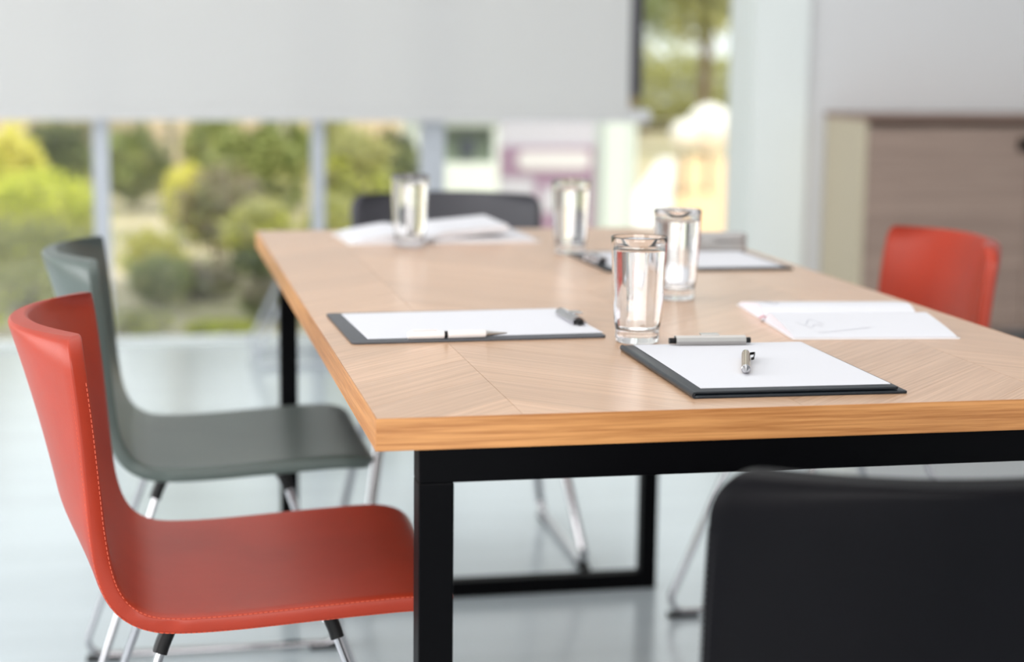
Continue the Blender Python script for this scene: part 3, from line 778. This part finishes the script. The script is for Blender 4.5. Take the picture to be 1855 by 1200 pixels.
SH = [('yellow',-1.03,10.00,0.47,0.22,0.17,'at the far left under the blind'), ('dark',-0.83,12.00,0.49,0.30,0.12,'under the blind at the left, before the wall'), ('lime',-0.84,8.50,0.28,0.30,0.17,'left of the first window post'),
 ('lime',-0.55,8.00,0.20,0.15,0.22,'touching the first window post on its left'), ('olive',-0.74,7.20,0.08,0.33,0.19,'low behind the green chair on the left'), ('olive',-0.70,6.40,-0.03,0.30,0.18,'lowest at the left above the two chair backs'),
 ('yellow',0.06,9.00,0.34,0.16,0.11,'in the middle of the second window bay'), ('mid',-0.27,11.30,0.49,0.26,0.10,'far off right of the first window post'), ('yellow',-0.17,6.90,0.16,0.15,0.09,'right beside the green chair back'),
 ('mid',-0.15,6.30,0.03,0.14,0.16,'low beside the green chair back'), ('brown',0.19,8.00,0.18,0.24,0.31,'tall in the second window bay'), ('olive',0.38,7.60,0.10,0.20,0.24,'left of the far table corner'),
 ('brown',0.05,6.60,-0.05,0.17,0.15,'low between green chair and table'), ('lime',0.09,5.60,-0.035,0.13,0.022,'creeping low along the glass between chair and table'), ('mid',0.39,10.00,0.46,0.19,0.18,'under the blind left of the second post'),
 ('mid',0.58,9.20,0.41,0.16,0.24,'close left of the second window post'), ('olive',1.03,9.00,0.40,0.22,0.28,'right of the second window post'), ('dark',1.36,9.60,0.43,0.18,0.22,'left of the thick third post'),
 ('olive',0.86,8.40,0.16,0.19,0.15,'just above the far left table corner'), ('dark',0.37,7.20,-0.03,0.17,0.17,'low beside the table corner'), ('mid',1.34,8.60,0.15,0.22,0.14,'behind the far hazed black chair'),
 ('olive',-0.90,5.75,-0.02,0.14,0.10,'against the glass at the far left edge'), ('mid',-0.50,5.70,-0.02,0.13,0.12,'against the glass between the red and green chair backs'), ('olive',-0.22,5.60,-0.03,0.11,0.07,'low against the glass beside the green backrest'),
 ('brown',0.34,5.95,-0.03,0.15,0.13,'against the glass beside the table corner'), ('mid',0.72,10.9,0.50,0.22,0.24,'tall behind the second window post'), ('olive',1.12,11.2,0.50,0.22,0.22,'tall and pale, behind the dark bush by the third post'),
 ('mid',0.30,12.3,0.50,0.20,0.16,'tall and far off in the second window bay'), ('dark',0.72,7.0,-0.02,0.14,0.20,'dark and hidden behind the table corner')]
for i, (c, x, y, z, rx, rz, where) in enumerate(SH):
    t = thing('garden_shrub', words[c]+' shrub outside, '+where, 'shrub', (x, y, -0.05), 0, 'shrubs in the garden')
    top = z+0.05+rz*1.1
    foliage((0, 0, top*0.53), (rx*1.25, rx*0.9, top*0.50), int(900+9000*rx*top), 0.024 if y < 9 else 0.032, i+1, ML[c], t)
    foliage((0, 0, top*0.45), (rx*1.28, rx*0.95, top*0.46), int(300+1800*rx*top), 0.026 if y < 9 else 0.034, i+71, ML[{'lime': 'olive', 'yellow': 'lime', 'mid': 'olive', 'olive': 'lime', 'dark': 'mid', 'brown': 'mid'}[c]], t, 'lower_foliage')
    mb = MB()
    for q in range(3):
        a = q*2.1+i; mb.tube([Vector((0.02*math.cos(a), 0.02*math.sin(a), 0)), Vector((rx*0.3*math.cos(a), rx*0.3*math.sin(a), max(0.03, (z+0.05)*0.9)))], 0.006, 6)
    mb.build('stem', M_bark, t)
# pale birch-like trunks seen between the shrubs
for x, y, lab in ((0.66, 9.8, 'slim pale tree trunk outside, left of the second window post'), (-0.02, 11.5, 'slim pale tree trunk outside in the second window bay')):
    t = thing('young_tree', lab, 'tree', (x, y, -0.05))
    MB().tube([Vector((0, 0, 0)), Vector((0.01, 0, 0.6)), Vector((-0.02, 0, 1.6)), Vector((0, 0, 2.6))], 0.028, 10).build('trunk', mat('pale_bark', (0.45, 0.42, 0.30), rough=0.9, var=0.15, scale=12), t, smooth=True)
    foliage((0, 0, 2.5), (0.7, 0.7, 0.7), 2500, 0.05, int(x*100)+50, ML['mid'], t)
# trees beyond
def tree(x, y, h, tr, label, crown, cm, lean=0.0, n=5000, seed=1):
    t = thing('tree', label, 'tree', (x, y, -0.05), 0, 'trees beyond the path')
    MB().tube([Vector((0, 0, 0)), Vector((lean*0.3, 0, h*0.35)), Vector((lean, 0, h))], tr, 12).build('trunk', M_bark, t, smooth=True)
    foliage((lean+crown[3], 0, crown[4]), crown[:3], n, 0.055, seed, ML[cm], t); return t
tree(4.42, 18.2, 3.2, 0.15, 'brown-trunked tree beyond the path, beside the dark window frame', (0.75, 0.6, 0.60, 0.35, 2.25), 'lime', 0.0, 3600, 21)
tree(6.30, 18.6, 3.4, 0.07, 'slender tree beyond the path beside the white pillar', (0.7, 0.7, 0.85, -0.10, 2.0), 'olive', 0.1, 3400, 22)
tree(6.2, 21.5, 3.8, 0.12, 'farther broad tree between the two beyond the path', (1.5, 1.0, 1.15, 0.0, 2.1), 'mid', 0.0, 5600, 23)
tree(2.4, 18.6, 4.0, 0.12, 'tall tree behind the sign, mostly hidden by the blind', (1.0, 1.0, 1.2, 0.0, 2.6), 'mid', 0.0, 4000, 24)
tree(0.2, 18.8, 4.2, 0.12, 'tall tree far behind the middle of the garden', (0.9, 1.2, 1.4, 0.0, 1.6), 'dark', 0.0, 5500, 25)
tree(-2.0, 19.0, 4.2, 0.12, 'tall tree far behind the left of the garden', (1.0, 1.2, 1.4, 0.0, 1.6), 'mid', 0.0, 5500, 26)
# hedge far behind
hd = thing('hedge', 'long clipped hedge beyond the paved path', 'hedge', (7.2, 24.5, -0.05))
foliage((0, 0, 0.70), (4.8, 0.7, 0.85), 11000, 0.06, 40, ML['olive'], hd)
MB().box((-3.0, -0.05, 0), (3.0, 0.05, 0.12)).build('stem', M_bark, hd)
for lx, lz, lr, lab in ((4.437, 0.54, 0.20, 'larger white highlight, added as a round garden lamp beyond the path'), (4.09, 0.51, 0.11, 'smaller white highlight, added as a round garden lamp beyond the path')):
    t = thing('garden_ball', lab, 'ball', (lx, 12.6 if lr > 0.15 else 12.2, -0.036))  # added white ball gives a bright sunlit highlight a shape
    MB().lathe([(lr*math.sin(math.pi*(0.02+0.96*q/16)), lz-lr*math.cos(math.pi*(0.02+0.96*q/16))) for q in range(17)], 28).build('globe', M_pave, t, smooth=True)
    MB().lathe([(0.03, 0), (0.02, 0.04), (0.015, lz-lr+0.01)], 14).build('post', M_slate, t, smooth=True)
# white pier, sign and glazed booth
o = sbox('white_pier', (2.19, 7.5, -0.05), (2.37, 7.70, 0.80), M_white_out, bevel=0.01); tag(o, 'white rendered pier outside, right of the purple sign', 'pier')
sg = thing('sign_board', 'lavender and purple sign board with white lettering outside the window', 'sign', (1.925, 9.0, -0.05))
MB().box((0, 0, 0.06), (0.66, 0.03, 0.74)).build('board', M_sign_bg, sg, bevel=0.003)
MB().box((0, -0.006, 0.395), (0.66, 0, 0.585)).build('band', M_sign_band, sg)
MB().box((0.22, -0.006, 0.06), (0.66, 0, 0.393)).build('lower_panel', M_sign_band, sg)
# the white lettering is an unreadable pale oblong in the photograph
MB().prism(rrect(0.46, 0.115, 0.05, 6), 0, 0.008).build('lettering', M_sign_white, sg).matrix_local = Matrix(((1, 0, 0, 0.34), (0, 0, -1, -0.006), (0, 1, 0, 0.50), (0, 0, 0, 1)))
for x in (0.03, 0.60): MB().box((x, 0.03, 0), (x+0.03, 0.06, 0.76)).build('post', M_white_out, sg)
MB().box((0.26, -0.012, 0.18), (0.52, -0.006, 0.33)).build('notice', M_sign_bg, sg)
bt = thing('garden_booth', 'small white garden booth with a dark green pane behind the third post', 'booth', (1.55, 10.0, -0.05))
MB().box((0, 0.02, 0), (0.62, 0.6, 0.42)).build('wall', M_white_out, bt)
MB().box((0, 0.02, 0.66), (0.62, 0.6, 0.74)).box((0, 0.02, 0.42), (0.09, 0.6, 0.66)).box((0.54, 0.02, 0.42), (0.62, 0.6, 0.66)).build('frame', M_white_out, bt)
wdw = MB().box((0.09, 0.10, 0.42), (0.54, 0.12, 0.66)).build('window_pane', M_pane_dark, bt)
MB().box((0.32, 0.06, 0.46), (0.42, 0.09, 0.58)).build('vent', M_slate, bt)
MB().box((-0.05, -0.05, 0.74), (0.67, 0.65, 0.79)).build('roof', M_white_out, bt, bevel=0.005)
